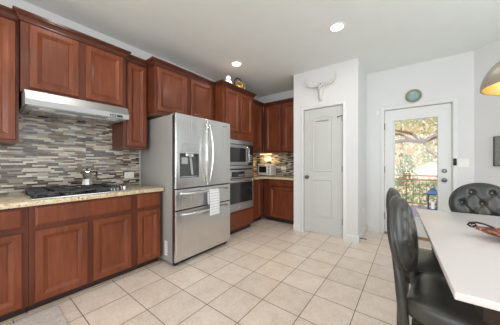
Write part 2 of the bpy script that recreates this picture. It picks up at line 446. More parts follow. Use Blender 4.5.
# pantry door
d1 = thing('door_1', 'white two panel pantry door with arched upper panel', 'door', (0, 0, 0)); d1['kind'] = 'structure'
MB().box(DPX0, DPX1, YP + .012, YP + .047, .025, DPZ, bev=.002, seg=1).build('slab', 'door', d1)
pr = [(0, 0), (.006, .001), (.010, .009), (.018, .009), (.026, .002), (.045, .002), (.070, .008), (.074, .008)]
def arch(x0, x1, z0, z1, rise, n=12):
    pts = [(x0, z0), (x1, z0)]
    for k in range(n + 1):
        t = k / n; pts.append((x1 + (x0 - x1) * t, z1 - rise + rise * math.sin(PI * t) ** 0.8 if 0 < t < 1 else z1 - rise))
    return pts
MB().panel(arch(-1.316, -0.98, 1.045, 1.965, .035), pr, YP + .012).build('upper_panel', 'door', d1, angle=18)
MB().panel([(-1.316, .285), (-.98, .285), (-.98, .925), (-1.316, .925)], pr, YP + .012).build('lower_panel', 'door', d1, angle=18)
MB().lathe([(0, -.062), (.018, -.06), (.027, -.048), (.024, -.036), (.010, -.03), (.010, -.012), (.030, -.010), (.032, 0), (0, 0)], (-1.405, YP + .012, .95), axis='y').build('knob', 'nickel', d1)
for z in (1.885, 1.10, .28):
    MB().box(DPX1 + .001, DPX1 + .010, YP - .004, YP + .010, z - .045, z + .045).tube([(DPX1 + .004, YP - .002, z - .05), (DPX1 + .004, YP - .002, z + .05)], .006).build('hinge', 'nickel', d1)
MB().tube([(DPX1 + .004, YP - .006, 1.92), (DPX1 - .03, YP - .03, 1.915), (DPX1 - .055, YP - .02, 1.91)], .005).tube([(DPX1 - .056, YP - .02, 1.91), (DPX1 - .064, YP + .004, 1.91)], .009).build('hinge_stop', 'bronze_iron', d1)

# glass door
d2 = thing('door_2', 'white exterior door with one tall clear glass pane', 'door'); d2['kind'] = 'structure'
gx0, gx1, gz0, gz1 = -0.203, 0.330, 0.33, 1.885
b = MB().box(GDX0, gx0 - .0, YD + .02, YD + .064, .03, GDZ).box(gx1, GDX1, YD + .02, YD + .064, .03, GDZ).box(gx0, gx1, YD + .02, YD + .064, gz1, GDZ).box(gx0, gx1, YD + .02, YD + .064, .03, gz0)
b.build('slab', 'trim', d2, smooth=False)
b = MB()
R = [[(px, YD + .02 - h, pz) for px, pz in inset([(gx0 - .02, gz0 - .02), (gx1 + .02, gz0 - .02), (gx1 + .02, gz1 + .02), (gx0 - .02, gz1 + .02)], i)] for i, h in [(0, 0), (.003, .010), (.016, .010), (.024, -.012)]]
b.rings(R, False, False).build('glazing_frame', 'trim', d2, angle=20)
MB().box(gx0, gx1, YD + .038, YD + .046, gz0, gz1).build('glass_pane', 'glass', d2, smooth=False)
MB().lathe([(0, -.062), (.019, -.06), (.028, -.048), (.025, -.036), (.011, -.03), (.011, -.012), (.032, -.010), (.034, 0), (0, 0)], (.404, YD + .02, .935), axis='y').build('knob', 'nickel', d2)
MB().lathe([(0, -.022), (.022, -.02), (.030, -.008), (.031, 0), (0, 0)], (.404, YD + .02, 1.072), axis='y').box(.400, .408, YD - .012, YD + .002, 1.055, 1.089).build('deadbolt', 'nickel', d2)
for z in (1.80, 1.08, .30):
    MB().box(GDX0 - .010, GDX0 - .001, YD - .004, YD + .018, z - .05, z + .05).tube([(GDX0 - .005, YD - .003, z - .055), (GDX0 - .005, YD - .003, z + .055)], .006).build('hinge', 'nickel', d2)
struct(MB().box(GDX0 - .01, GDX1 + .01, YD - .03, YD + .14, .001, .024, bev=.004).build('trim_3', 'rail_wood'), 'brown door sill under the glass door', 'sill')

# ------------------------------------------------------------------ cabinets
DOORP = [(0, 0), (0, .015), (.006, .020), (.044, .020), (.048, .017), (.074, .003), (.078, .006), (.084, .006)]
DRAWP = [(0, 0), (0, .013), (.014, .020), (.018, .020)]
def front_part(parent, name, x0, x1, z0, z1, y, prof=DOORP):
    return MB().front(x0, x1, z0, z1, prof, y).build(name, 'cherry', parent, angle=22)
CROWN = [(0, -.014), (-.010, -.014), (-.010, .004), (-.015, .006), (-.018, .016), (-.027, .028), (-.038, .034), (-.038, .042), (-.046, .044), (-.046, .060), (0, .060)]
def crown(parent, w, y, z, left=None, right=None, mat='cherry', x0=0.0, x1=None):
    """mitred crown along the front, with returns of the given length on open sides"""
    b = MB(); loops = []
    xl = lambda d: (0 - d) if left else x0
    xr = lambda d: (w + d) if right else (w if x1 is None else x1)
    path = lambda d: ([(xl(d), y + left)] if left else []) + [(xl(d), y - d), (xr(d), y - d)] + ([(xr(d), y + right)] if right else [])
    cols = [[(px, py, z + h) for px, py in path(-dy)] for dy, h in CROWN]
    R = [[b.bm.verts.new(p) for p in L] for L in cols]; n = len(R)
    for i in range(n):
        A, B = R[i], R[(i + 1) % n]
        for k in range(len(A) - 1): b.bm.faces.new((A[k], A[k + 1], B[k + 1], B[k]))
    b.bm.faces.new([L[0] for L in R]); b.bm.faces.new([L[-1] for L in R])
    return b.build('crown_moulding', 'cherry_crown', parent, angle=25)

def left_unit(name, label, cat, y0, group=None):
    return thing(name, label, cat, (XL, y0, 0), LEFT, group)
# base run (fronts face +x): local y -.60 is the face frame
F = -.600
def base_body(t, w, toe=True):
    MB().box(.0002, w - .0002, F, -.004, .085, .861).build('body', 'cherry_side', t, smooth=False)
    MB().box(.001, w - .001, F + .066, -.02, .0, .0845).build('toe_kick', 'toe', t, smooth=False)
    MB().box(.001, w - .001, F + .050, F + .0655, .0, .018, bev=.004, seg=2).build('shoe_moulding', 'shoe', t)
t = left_unit('base_cabinet', 'cherry base cabinet nearest the camera, beside the double door cooktop cabinet', 'cabinet', -.56, 'base cabinets on the cooktop wall')
w = .822; base_body(t, w)
front_part(t, 'drawer', .03, w - .031, .700, .848, F, DRAWP); front_part(t, 'door', .03, w - .031, .100, .660, F)
t = left_unit('base_cabinet', 'wide cherry base cabinet with two doors under the cooktop', 'cabinet', .264, 'base cabinets on the cooktop wall')
w = .786; base_body(t, w)
front_part(t, 'false_drawer_front', .036, w - .033, .700, .848, F, DRAWP)
front_part(t, 'door', .036, .376, .100, .660, F); front_part(t, 'door', .418, w - .033, .100, .660, F)
t = left_unit('base_cabinet', 'narrow cherry base cabinet with drawer beside the fridge', 'cabinet', 1.052, 'base cabinets on the cooktop wall')
w = .306; base_body(t, w)
front_part(t, 'drawer', .029, w - .026, .700, .848, F, DRAWP); front_part(t, 'door', .029, w - .026, .100, .660, F)

ct = MB().box(-.56, 1.367, -.645, -.003, .863, .902, bev=.006).build('countertop', 'granite'); ct.location = (XL, 0, 0); ct.rotation_euler = (0, 0, LEFT)
tag(ct, 'long beige speckled granite countertop under the cooktop', 'countertop')
bs = MB().box(-.56, 1.384, -.010, -.001, .9025, 1.3615).box(.2425, 1.0515, -.010, -.001, 1.3615, 1.664).build('tile_backsplash', 'mosaic', smooth=False); bs.location = (XL, 0, 0); bs.rotation_euler = (0, 0, LEFT)
tag(bs, 'linear mosaic tile backsplash behind the cooktop and range hood', 'backsplash')
o = MB().box(1.385, 1.393, -.014, -.001, .9025, 1.3615).build('edge_strip', 'white_plastic'); o.location = (XL, 0, 0); o.rotation_euler = (0, 0, LEFT)
tag(o, 'pale edge strip ending the mosaic tile beside the fridge', 'tile trim')

# uppers
def upper(t, w, z0, z1, f, doors, dz0, dz1, crl=None, crr=None, under=False, cx0=0.0, cx1=None):
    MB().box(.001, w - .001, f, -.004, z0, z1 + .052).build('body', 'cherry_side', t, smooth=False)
    if under: MB().box(.02, w - .02, f + .02, -.02, z0 - .003, z0 - .0005).build('underside', 'under', t, smooth=False)
    for a, c in doors: front_part(t, 'door', a, c, dz0, dz1, f)
    crown(t, w, f, z1 - .002, crl, crr, 'cherry', cx0, cx1)
Z1 = 2.398
t = left_unit('wall_cabinet', 'cherry wall cabinet nearest the camera, hung before the range hood', 'cabinet', -.56, 'wall cabinets')
upper(t, .800, 1.3625, Z1, -.318, [(.03, .40), (.415, .782)], 1.388, 2.372)
t = left_unit('wall_cabinet', 'short two door cherry wall cabinet right above the range hood', 'cabinet', .2425, 'wall cabinets')
upper(t, .809, 1.796, Z1, -.378, [(.052, .386), (.440, .780)], 1.832, 2.372, .018, .018)
t = left_unit('wall_cabinet', 'tall narrow cherry wall cabinet between range hood and fridge', 'cabinet', 1.0535, 'wall cabinets')
upper(t, .279, 1.3625, Z1, -.318, [(.040, .262)], 1.392, 2.372)
t = left_unit('wall_cabinet', 'deep two door cherry cabinet above the steel fridge', 'cabinet', 1.336, 'wall cabinets')
upper(t, .990, 1.800, Z1, -.485, [(.035, .455), (.525, .935)], 1.835, 2.372, .125, None, True)

# oven tower
t = left_unit('oven_cabinet', 'tall cherry cabinet holding the microwave and wall oven', 'cabinet', 2.335)
tw = .805; tf = -.648
b = MB()
b.box(.001, .06, tf, -.004, .085, Z1 + .052).box(tw - .06, tw - .001, tf, -.004, .085, Z1 + .052)
b.box(.06, tw - .06, tf, -.004, 1.585, Z1 + .052).box(.06, tw - .06, tf, -.004, .085, .385).box(.06, tw - .06, -.03, -.004, .385, 1.585)
b.build('body', 'cherry', t, smooth=False)
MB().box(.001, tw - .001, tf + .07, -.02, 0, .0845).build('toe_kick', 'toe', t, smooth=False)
front_part(t, 'door', .055, .392, 1.705, 2.372, tf); front_part(t, 'door', .425, .745, 1.705, 2.372, tf)
front_part(t, 'drawer', .05, tw - .05, .125, .360, tf, DRAWP)
crown(t, tw, tf, Z1 - .002, .112, .155)

# microwave
t = left_unit('microwave', 'built-in steel microwave above the wall oven', 'microwave', 2.335)
mx0, mx1, mz0, mz1 = .062, tw - .062, 1.090, 1.578
MB().box(mx0 + .002, mx1 - .002, tf + .004, -.06, mz0 + .002, mz1 - .004).build('case', 'gap', t, smooth=False)
b = MB().box(mx0 - .03, mx1 + .03, tf - .012, tf - .002, mz1 - .075, mz1 - .004, bev=.003).box(mx0 - .03, mx1 + .03, tf - .012, tf - .002, mz0 + .004, mz0 + .055, bev=.003)
b.box(mx0 - .03, mx0 + .012, tf - .012, tf - .002, mz0 + .055, mz1 - .075).build('trim_frame', 'steel_h', t, angle=30)
b = MB(); dx0, dx1, dz0, dz1 = mx0 + .016, mx1 - .125, mz0 + .062, mz1 - .085
b.front(dx0, dx1, dz0, dz1, [(0, 0), (0, .022), (.004, .026), (.05, .026), (.054, .022)], tf).build('door', 'steel_h', t, angle=30)
MB().box(dx0 + .055, dx1 - .055, tf - .0265, tf - .0225, dz0 + .055, dz1 - .055).build('window', 'black_glass', t, smooth=False)
MB().box(dx1 + .004, mx1 + .03, tf - .024, tf - .002, dz0, dz1, bev=.003).build('control_panel', 'black', t)
MB().box(dx1 + .02, mx1 + .005, tf - .0255, tf - .0242, dz1 - .085, dz1 - .04).build('display', 'black_glass', t, smooth=False)
for r in range(4):
    for q in range(3):
        xx = dx1 + .03 + q * .032; zz = dz0 + .05 + r * .036
        MB().box(xx, xx + .02, tf - .0255, tf - .0242, zz, zz + .02).build('button', 'grey_plastic', t, smooth=False)
MB().tube([(dx1 - .022, tf - .027, dz0 + .03), (dx1 - .022, tf - .06, dz0 + .05), (dx1 - .022, tf - .06, dz1 - .05), (dx1 - .022, tf - .027, dz1 - .03)], .008).build('handle', 'steel_bright', t)

# wall oven
t = left_unit('wall_oven', 'steel wall oven below the built-in microwave', 'oven', 2.335)
oz0, oz1 = .392, 1.082
MB().box(mx0 + .002, mx1 - .002, tf + .004, -.06, oz0, oz1).build('case', 'gap', t, smooth=False)
b = MB().box(mx0 - .03, mx1 + .03, tf - .020, tf - .002, .935, oz1 - .01, bev=.003)
b.build('control_panel', 'steel_h', t)
MB().box(mx0 + .13, mx1 - .22, tf - .0215, tf - .0202, .955, 1.045).build('display', 'black_glass', t, smooth=False)
for q in range(4):
    MB().box(mx0 + .30 + q * .04, mx0 + .325 + q * .04, tf - .0228, tf - .0217, .975, .993).build('button', 'grey_plastic', t, smooth=False)
b = MB().front(mx0 - .028, mx1 + .028, oz0 + .006, .925, [(0, 0), (0, .030), (.004, .034), (.05, .034), (.052, .034)], tf - .001).build('door', 'steel_h', t, angle=30)
MB().box(mx0 + .02, mx1 - .02, tf - .0365, tf - .0352, oz0 + .13, .865).build('window', 'black_glass', t, smooth=False)
MB().tube([(mx0 + .0, tf - .032, .895), (mx0 + .0, tf - .075, .895), (mx0 + .02, tf - .08, .895), (mx1 - .02, tf - .08, .895), (mx1, tf - .075, .895), (mx1, tf - .032, .895)], .011).build('handle', 'steel_bright', t)
MB().lathe([(0, -.003), (.016, -.003), (.017, 0), (0, 0)], (mx0 + .30, tf - .035, oz0 + .06), axis='y').build('badge', 'steel_bright', t)

# kitchen corner: left-wall pieces beyond the tower
t = left_unit('base_cabinet', 'narrow cherry corner base cabinet beside the oven tower', 'cabinet', 3.142)
cw = .528; cf = -.515
MB().box(.002, cw, cf, -.004, .085, .861).build('body', 'cherry_side', t, smooth=False)
MB().box(.002, cw, cf + .06, -.02, 0, .0845).build('toe_kick', 'toe', t, smooth=False)
front_part(t, 'door', .10, .42, .100, .850, cf)
t = left_unit('wall_cabinet', 'dark cherry corner wall cabinet beside the oven tower', 'cabinet', 3.142)
MB().box(.002, .646, -.44, -.004, 1.40, Z1 + .052).build('body', 'cherry_side', t, smooth=False)
front_part(t, 'door', .10, .56, 1.43, 2.372, -.44)
crown(t, .60, -.44, Z1 - .002)
# back wall run (fronts face -y)
BX0 = -2.436
t = thing('base_cabinet', 'cherry base cabinet with drawer and door beside the pantry wall', 'cabinet', (BX0, YB, 0))
bw = PX0 - BX0 - .002; bf = -.465
MB().box(.001, bw, bf, -.004, .085, .861).build('body', 'cherry_side', t, smooth=False)
MB().box(.001, bw, bf + .066, -.02, 0, .0845).build('toe_kick', 'toe', t, smooth=False)
front_part(t, 'drawer', .150, bw - .03, .735, .848, bf, DRAWP); front_part(t, 'door', .150, bw - .03, .100, .705, bf)
t = thing('wall_cabinet', 'two door cherry wall cabinet above the toaster oven', 'cabinet', (-2.513, YB, 0))
uw = PX0 + 2.513 - .002; uf = -.345
MB().box(.001, uw, uf, -.004, 1.40, Z1 + .052).build('body', 'cherry_side', t, smooth=False)
front_part(t, 'door', .055, .400, 1.43, 2.372, uf); front_part(t, 'door', .478, .830, 1.43, 2.372, uf)
crown(t, uw, uf, Z1 - .002)
b = MB()
b.box(XL + .004, -2.395, 3.145, YB - .004, .863, .902).box(-2.395, PX0 - .003, 3.640, YB - .004, .863, .902)
tag(b.build('countertop', 'granite', smooth=False), 'L shaped granite countertop in the far kitchen corner', 'countertop')
o = MB().box(XL + .012, PX0 - .003, -.010, -.001, .9025, 1.3985).build('tile_backsplash', 'mosaic', smooth=False); o.location = (0, YB, 0)
tag(o, 'mosaic tile backsplash behind the white toaster oven', 'backsplash')
o = MB().box(3.145, YB - .014, -.010, -.001, .9025, 1.3985).build('tile_backsplash', 'mosaic', smooth=False); o.location = (XL, 0, 0); o.rotation_euler = (0, 0, LEFT)
tag(o, 'short mosaic tile backsplash between oven tower and corner', 'backsplash')

# ------------------------------------------------------------------ range hood
t = left_unit('range_hood', 'slim stainless range hood under the short wall cabinet', 'range hood', .2565)
hw = .786
b = MB()
b.extrude_profile([(-.012, 1.668), (-.500, 1.668), (-.500, 1.716), (-.462, 1.794), (-.012, 1.794)], 0, hw)
b.build('housing', 'hood_steel', t, angle=20)
MB().box(.02, hw - .02, -.485, -.03, 1.662, 1.6675).build('underside_panel', 'grey_plastic', t, smooth=False)
for x0 in (.06, .41):
    MB().box(x0, x0 + .31, -.33, -.07, 1.656, 1.6615).build('grease_filter', 'steel', t, smooth=False)
for x0 in (.09, .60):
    MB().box(x0, x0 + .10, -.46, -.38, 1.657, 1.6615, bev=.002, seg=1).build('hood_lamp', 'white_plastic', t)
MB().box(.60, .72, -.5015, -.5003, 1.676, 1.700).build('control_strip', 'black', t, smooth=False)
for k in range(3):
    MB().box(.608 + .022 * k, .622 + .022 * k, -.5035, -.5017, 1.682, 1.694).build('button', 'grey_plastic', t, smooth=False)
MB().box(.36, .41, -.5012, -.5003, 1.684, 1.691).build('badge', 'grey_plastic', t, smooth=False)

# ------------------------------------------------------------------ cooktop
t = left_unit('gas_cooktop', 'black and steel gas cooktop set in the counter', 'cooktop', .275)
t.location.z = .9025
kw = .765
MB().box(0, kw, -.622, -.09, 0, .012, bev=.004).build('tray', 'steel_bright', t)
MB().box(.012, kw - .012, -.606, -.105, .0122, .0145).build('glass_deck', 'black_glass', t, smooth=False)
BUR = [(.15, -.475, .036), (.15, -.225, .045), (.355, -.35, .055), (.55, -.225, .045), (.55, -.475, .036)]
for x, y, r in BUR:
    bb = MB().lathe([(0, .0147), (r * 1.25, .0147), (r * 1.25, .020), (r, .024), (r, .034), (0, .034)], (x, y, 0)).build('burner', 'cavity', t)
    MB().lathe([(0, .0342), (r * .85, .0342), (r * .85, .042), (0, .043)], (x, y, 0)).build('burner_cap', 'iron', bb)
def grate(x0, x1, y0, y1, cs):
    b = MB(); z = .050
    for (a, c) in (((x0, y0), (x1, y0)), ((x1, y0), (x1, y1)), ((x1, y1), (x0, y1)), ((x0, y1), (x0, y0))):
        b.box(min(a[0], c[0]) - .006, max(a[0], c[0]) + .006, min(a[1], c[1]) - .006, max(a[1], c[1]) + .006, z - .008, z + .004)
    for cx, cy in cs:
        for dx, dy in ((1, 0), (-1, 0), (0, 1), (0, -1)):
            ex = x1 if dx > 0 else x0 if dx < 0 else cx; ey = y1 if dy > 0 else y0 if dy < 0 else cy
            sx, sy = cx + dx * .02, cy + dy * .02
            b.box(min(sx, ex) - (.005 if dy else 0), max(sx, ex) + (.005 if dy else 0), min(sy, ey) - (.005 if dx else 0), max(sy, ey) + (.005 if dx else 0), z - .006, z + .006)
    for x in (x0, x1):
        for y in (y0, y1): b.box(x - .008, x + .008, y - .008, y + .008, .0147, z)
    if len(cs) > 1: b.box(x0, x1, (y0 + y1) / 2 - .005, (y0 + y1) / 2 + .005, z - .006, z + .006)
    return b
grate(.03, .248, -.59, -.12, [(.14, -.475), (.14, -.225)]).build('grate', 'iron', t, smooth=False)
grate(.264, .446, -.59, -.12, [(.355, -.35)]).build('grate', 'iron', t, smooth=False)
grate(.462, .640, -.59, -.12, [(.55, -.225), (.55, -.475)]).build('grate', 'iron', t, smooth=False)
for k in range(5):
    MB().lathe([(0, .0147), (.021, .0147), (.021, .020), (.017, .022), (.016, .045), (.012, .048), (0, .048)], (.702, -.185 - .088 * k, 0), n=20).box(.699, .705, -.200 - .088 * k, -.170 - .088 * k, .048, .052).build('knob', 'steel_bright', t)

# moka pot on the rear grate
t = thing('moka_pot', 'small steel stovetop moka pot on the cooktop grate', 'coffee pot', (XL + .235, .735, .9595), math.radians(100))
oct_ = 8
MB().lathe([(0, 0), (.046, 0), (.048, .006), (.037, .062), (.036, .066), (0, .066)], n=8).build('boiler', 'steel_bright', t, angle=20)
MB().lathe([(0, .0665), (.034, .0665), (.036, .078), (.047, .135), (.048, .138), (0, .138)], n=8).build('top_chamber', 'steel_bright', t, angle=20)
ld = MB().lathe([(0, .1385), (.047, .1385), (.040, .148), (.012, .157), (0, .157)], n=8).build('lid', 'steel_bright', t, angle=20)
MB().lathe([(0, .157), (.006, .157), (.010, .168), (.008, .178), (0, .180)], n=14).build('knob', 'black', ld)
MB().tube([(.044, 0, .132), (.070, 0, .140), (.092, 0, .132), (.094, 0, .110), (.086, 0, .075)], [.008, .009, .010, .009, .006]).build('handle', 'black', t)
MB().rings([[(-.040, -.012, .105), (-.040, .012, .105), (-.042, .014, .136), (-.042, -.014, .136)], [(-.046, -.003, .112), (-.046, .003, .112), (-.066, .004, .137), (-.066, -.004, .137)]]).build('spout', 'steel_bright', t)

# outlets and switches
def plate(name, label, cat, loc, rz, w=.115, h=.075, kind='outlet', group=None):
    t = thing(name, label, cat, loc, rz, group)
    MB().box(-w / 2, w / 2, -.006, -.0005, -h / 2, h / 2, bev=.002, seg=1).build('cover_plate', 'white_plastic', t)
    if kind == 'outlet':
        for s in (-1, 1):
            if w > h: q = MB().box(s * .026 - .017, s * .026 + .017, -.0085, -.0062, -.014, .014, bev=.001, seg=1)
            else: q = MB().box(-.014, .014, -.0085, -.0062, s * .026 - .017, s * .026 + .017, bev=.001, seg=1)
            f = q.build('socket', 'white_plastic', t)
            b = MB()
            for e in (-1, 1):
                if w > h: b.box(s * .026 - .005, s * .026 + .005, -.0089, -.0086, e * .006 - .001, e * .006 + .001)
                else: b.box(e * .006 - .001, e * .006 + .001, -.0089, -.0086, s * .026 - .005, s * .026 + .005)
            b.build('slot', 'gap', f, smooth=False)
    else:
        n = max(1, round(w / .055) - 0)
        for k in range(n):
            x = (k - (n - 1) / 2) * .046
            MB().box(x - .016, x + .016, -.010, -.0062, -.033, .033, bev=.002, seg=1).build('rocker', 'white_plastic', t)
    return t
plate('wall_outlet', 'white outlet plate on the mosaic tile above the cooktop counter', 'outlet', (XL + .0105, 1.25, 1.033), LEFT, .118, .078)
plate('wall_outlet', 'cream outlet plate on dark mosaic tile beside the pantry wall', 'outlet', (-2.215, YB - .0105, 1.075), 0, .125, .08)
plate('wall_outlet', 'white outlet plate on mosaic tile above the toaster oven', 'outlet', (-2.62, YB - .0105, 1.27), 0, .17, .08)
plate('light_switch', 'white light switch plate between glass door and angled wall', 'light switch', (.602, YD, 1.19), 0, .115, .118, 'switch')
plate('wall_outlet', 'small white outlet low on the pantry side wall', 'outlet', (PX1, 3.80, .42), LEFT, .072, .115)
o = MB().box(-.02, .02, -.02, -.0005, -.04, .04, bev=.004).build('wall_sensor', 'white_plastic'); o.location = (-.445, YD, 2.05)
tag(o, 'small white alarm sensor on the wall beside the door casing', 'sensor')
t = thing('door_latch', 'small dark latch box on the casing of the glass door', 'latch', (.512, YD - .016, 1.205))
MB().box(-.018, .018, -.022, -.0005, -.05, .05, bev=.004).build('body', 'bronze_iron', t)
MB().lathe([(0, -.03), (.007, -.03), (.008, -.0225), (0, -.0225)], (0, 0, .015), axis='y', n=14).build('button', 'black', t)
t = thing('door_stop', 'spring door stop sticking out of the pantry side baseboard', 'door stop', (PX1 + .0145, 3.53, .06))
MB().lathe([(0, 0), (.013, 0), (.013, .004), (.006, .006), (.006, .07), (0, .07)], axis='x', n=14).build('spring', 'bronze_iron', t)
MB().lathe([(0, .0705), (.009, .0705), (.009, .085), (0, .085)], axis='x', n=14).build('tip', 'black', t)

# ------------------------------------------------------------------ fridge
t = left_unit('refrigerator', 'stainless four door refrigerator with water dispenser', 'refrigerator', 1.384)
fw = .906; ff = -.855                      # door faces
MB().box(.004, fw - .004, -.780, -.055, .035, 1.752, bev=.004).build('case', 'fridge_side', t)
MB().box(.006, fw - .006, -.820, -.7805, .055, 1.740).build('gasket', 'gap', t, smooth=False)
for x in (.03, fw - .07):
    MB().box(x, x + .04, -.79, -.74, 0, .0345).build('foot', 'gap', t, smooth=False)
    MB().box(x, x + .04, -.14, -.10, 0, .0345).build('foot', 'gap', t, smooth=False)
MB().box(.01, fw - .01, -.80, -.7805, .012, .052, bev=.006).build('kick_grille', 'gap', t)
for x in (.01, fw - .075):
    MB().box(x, x + .065, -.84, -.74, 1.7525, 1.766, bev=.004).build('hinge_cover', 'fridge_side', t)
xm = .461
def door_solid(x0, x1, z0, z1, hole=None, bev=.008):
    b = MB(); y0, y1 = ff, -.8205
    if not hole:
        b.rings([[(px, y1, pz) for px, pz in inset([(x0, z0), (x1, z0), (x1, z1), (x0, z1)], 0)]] +
                [[(px, y0 + d, pz) for px, pz in inset([(x0, z0), (x1, z0), (x1, z1), (x0, z1)], i)] for i, d in ((0, .012), (.002, .005), (.006, .001), (.012, 0))])
        return b
    h0, h1, g0, g1 = hole
    O = [(x0, z0), (x1, z0), (x1, z1), (x0, z1)]; Hh = [(h0, g0), (h1, g0), (h1, g1), (h0, g1)]
    loops = [[(px, y1, pz) for px, pz in O]] + [[(px, y0 + d, pz) for px, pz in inset(O, i)] for i, d in ((0, .012), (.002, .005), (.006, .001), (.012, 0))]
    loops += [[(px, y0, pz) for px, pz in Hh], [(px, y0 + .034, pz) for px, pz in Hh]]
    return b.rings(loops)
lx0, lx1 = .060, .322                       # dispenser hole
d = door_solid(0, xm - .003, .896, 1.765, (lx0, lx1, 1.022, 1.30)).build('upper_door', 'steel', t, angle=30)
q = MB().box(lx0 + .001, lx1 - .001, ff + .030, ff + .0335, 1.023, 1.299).build('dispenser_recess', 'cavity', d, smooth=False)
b = MB(); R = [[(px, ff - h, pz) for px, pz in inset([(lx0 - .006, 1.016), (lx1 + .006, 1.016), (lx1 + .006, 1.306), (lx0 - .006, 1.306)], i)] for i, h in ((0, 0), (.001, .004), (.006, .004), (.010, -.030))]
b.rings(R, False, False).build('dispenser_frame', 'cavity', d, angle=20)
MB().box(.092, .332, ff - .003, ff - .0003, 1.310, 1.418, bev=.001, seg=1).build('dispenser_panel', 'grey_plastic', d)
MB().box(.135, .245, ff - .004, ff + .032, 1.262, 1.322, bev=.004).build('dispenser_spout', 'steel_bright', d)
MB().box(.085, .170, ff + .006, ff + .029, 1.180, 1.258, bev=.004).build('ice_chute', 'grey_plastic', d)
MB().rings([[(.205, ff + .029, 1.26), (.235, ff + .029, 1.26), (.235, ff + .022, 1.26), (.205, ff + .022, 1.26)], [(.225, ff + .020, 1.05), (.255, ff + .020, 1.05), (.255, ff + .010, 1.05), (.225, ff + .010, 1.05)]]).build('dispenser_paddle', 'grey_plastic', d)
MB().box(lx0 + .012, lx1 - .012, ff + .004, ff + .029, 1.024, 1.034).build('drip_tray', 'grey_plastic', d, smooth=False)
d2f = door_solid(xm + .003, fw, .896, 1.765).build('upper_door', 'steel', t, angle=30)
b = MB()
for k in range(7): b.box(.745 + .011 * k, .753 + .011 * k, ff - .0012, ff - .0002, 1.700, 1.710)
b.build('logo', 'cavity', d2f, smooth=False)
def bow(x, par):
    pts = []; n = 14
    for k in range(n + 1):
        s = k / n; z = .955 + s * (1.69 - .955)
        pts.append((x[0] + (x[1] - x[0]) * math.sin(PI * s), ff - .012 - .044 * math.sin(PI * s) ** .6, z))
    MB().tube(pts, .0125, 12).build('handle', 'steel_bright', par)
bow((.446, .408), d); bow((.496, .516), d2f)
for z0, z1, hz in ((.648, .888, .838), (.062, .640, .598)):
    dr = door_solid(0, fw, z0, z1).build('freezer_drawer' if z0 < .1 else 'middle_drawer', 'steel', t, angle=30)
    n = 16; pts = []
    for k in range(n + 1):
        s = k / n
        pts.append((.075 + s * (fw - .15), ff - .010 - .055 * min(1, math.sin(PI * s) * 1.6) ** .7, hz + 0.0))
    MB().tube(pts, .013, 12).build('handle', 'steel_bright', dr)
lb = MB().box(-.0005, .0005, -.03, .03, -.085, .085).build('paper_label', 'label', t, smooth=False)
lb.location = (.0030, -.655, .185)
b = MB()
for k in range(5): b.box(-.0009, -.0006, -.018, .012 - .004 * (k % 2), -.06 + .028 * k, -.05 + .028 * k)
b.build('printing', 'grey_plastic', lb, smooth=False)

# towel over the middle drawer handle
def towel():
    nu, nv = 10, 34; hy = ff - .065; R0 = .0165; zt = .838
    V = []
    L1, L2 = .335, .20
    for j in range(nv + 1):
        s = -L2 + (L1 + L2) * j / nv
        row = []
        for i in range(nu + 1):
            x = i / nu
            if s < -.02: y, z = hy + R0, zt + s + .02
            elif s > .02: y, z = hy - R0, zt - (s - .02)
            else:
                a = (s + .02) / .04 * PI; y, z = hy + R0 * math.cos(a), zt + R0 * math.sin(a)
            drop = max(0, abs(s) - .03)
            y += (-1 if s > 0 else 1) * 0.25 * .010 * (1 + math.sin(x * 9 + 1)) * min(1, drop * 8) * (1 if s > 0 else .0)
            xx = .432 + x * (.165 + .02 * drop) + .03 * drop + .006 * math.sin(s * 14)
            row.append((xx, y, z))
        V.append(row)
    b = MB(); vs = [[b.bm.verts.new(p) for p in r] for r in V]
    for j in range(nv):
        for i in range(nu): b.bm.faces.new((vs[j][i], vs[j][i + 1], vs[j + 1][i + 1], vs[j + 1][i]))
    o = b.build('dish_towel', 'towel', None, angle=80)
    md = o.modifiers.new('t', 'SOLIDIFY'); md.thickness = .004; md.offset = 0
    o.location = (XL, 1.384, 0); o.rotation_euler = (0, 0, LEFT)
    tag(o, 'white striped dish towel hung over the fridge drawer handle', 'towel')
towel()

# ------------------------------------------------------------------ toaster oven on the far counter
t = thing('toaster_oven', 'white toaster oven on the far corner counter', 'toaster oven', (-2.545, 3.87, .903), 0); t.scale = (.84, .9, 1)
MB().box(-.205, .205, 0, .26, .012, .258, bev=.012).build('case', 'white_plastic', t)
for x in (-.17, .17):
    for y in (.03, .23): MB().lathe([(0, 0), (.014, 0), (.014, .0118), (0, .0118)], (x, y, 0), n=12).build('foot', 'black', t)
dd = MB().front(-.190, .100, .040, .238, [(0, .0), (0, .012), (.003, .015), (.03, .015), (.032, .012)], -.0005).build('door', 'white_plastic', t, angle=25)
MB().box(-.158, .068, -.0165, -.0132, .072, .206).build('window', 'black_glass', dd, smooth=False)
MB().tube([(-.16, -.016, .222), (-.16, -.036, .224), (.07, -.036, .224), (.07, -.016, .222)], .005).build('handle', 'steel_bright', dd)
for z in (.065, .130, .195): MB().lathe([(0, -.022), (.014, -.022), (.018, -.002), (0, -.002)], (.152, 0, z), axis='y', n=16).build('knob', 'steel_bright', t)

# under cabinet lamp in the corner
t = thing('under_cabinet_light', 'small lit strip lamp beneath the corner wall cabinet', 'lamp', (-2.60, 4.02, 1.3985))
MB().box(-.16, .16, -.025, .025, -.016, -.0005, bev=.003, seg=1).build('housing', 'white_plastic', t)
MB().box(-.15, .15, -.018, .018, -.019, -.0165).build('lens', emit('warm_lens', (1, .72, .34), 10), t, smooth=False)
L = area('strip_light', (-2.60, 4.02, 1.376), (0, 0, 0), .28, .03, 2.2, (1, .72, .36))

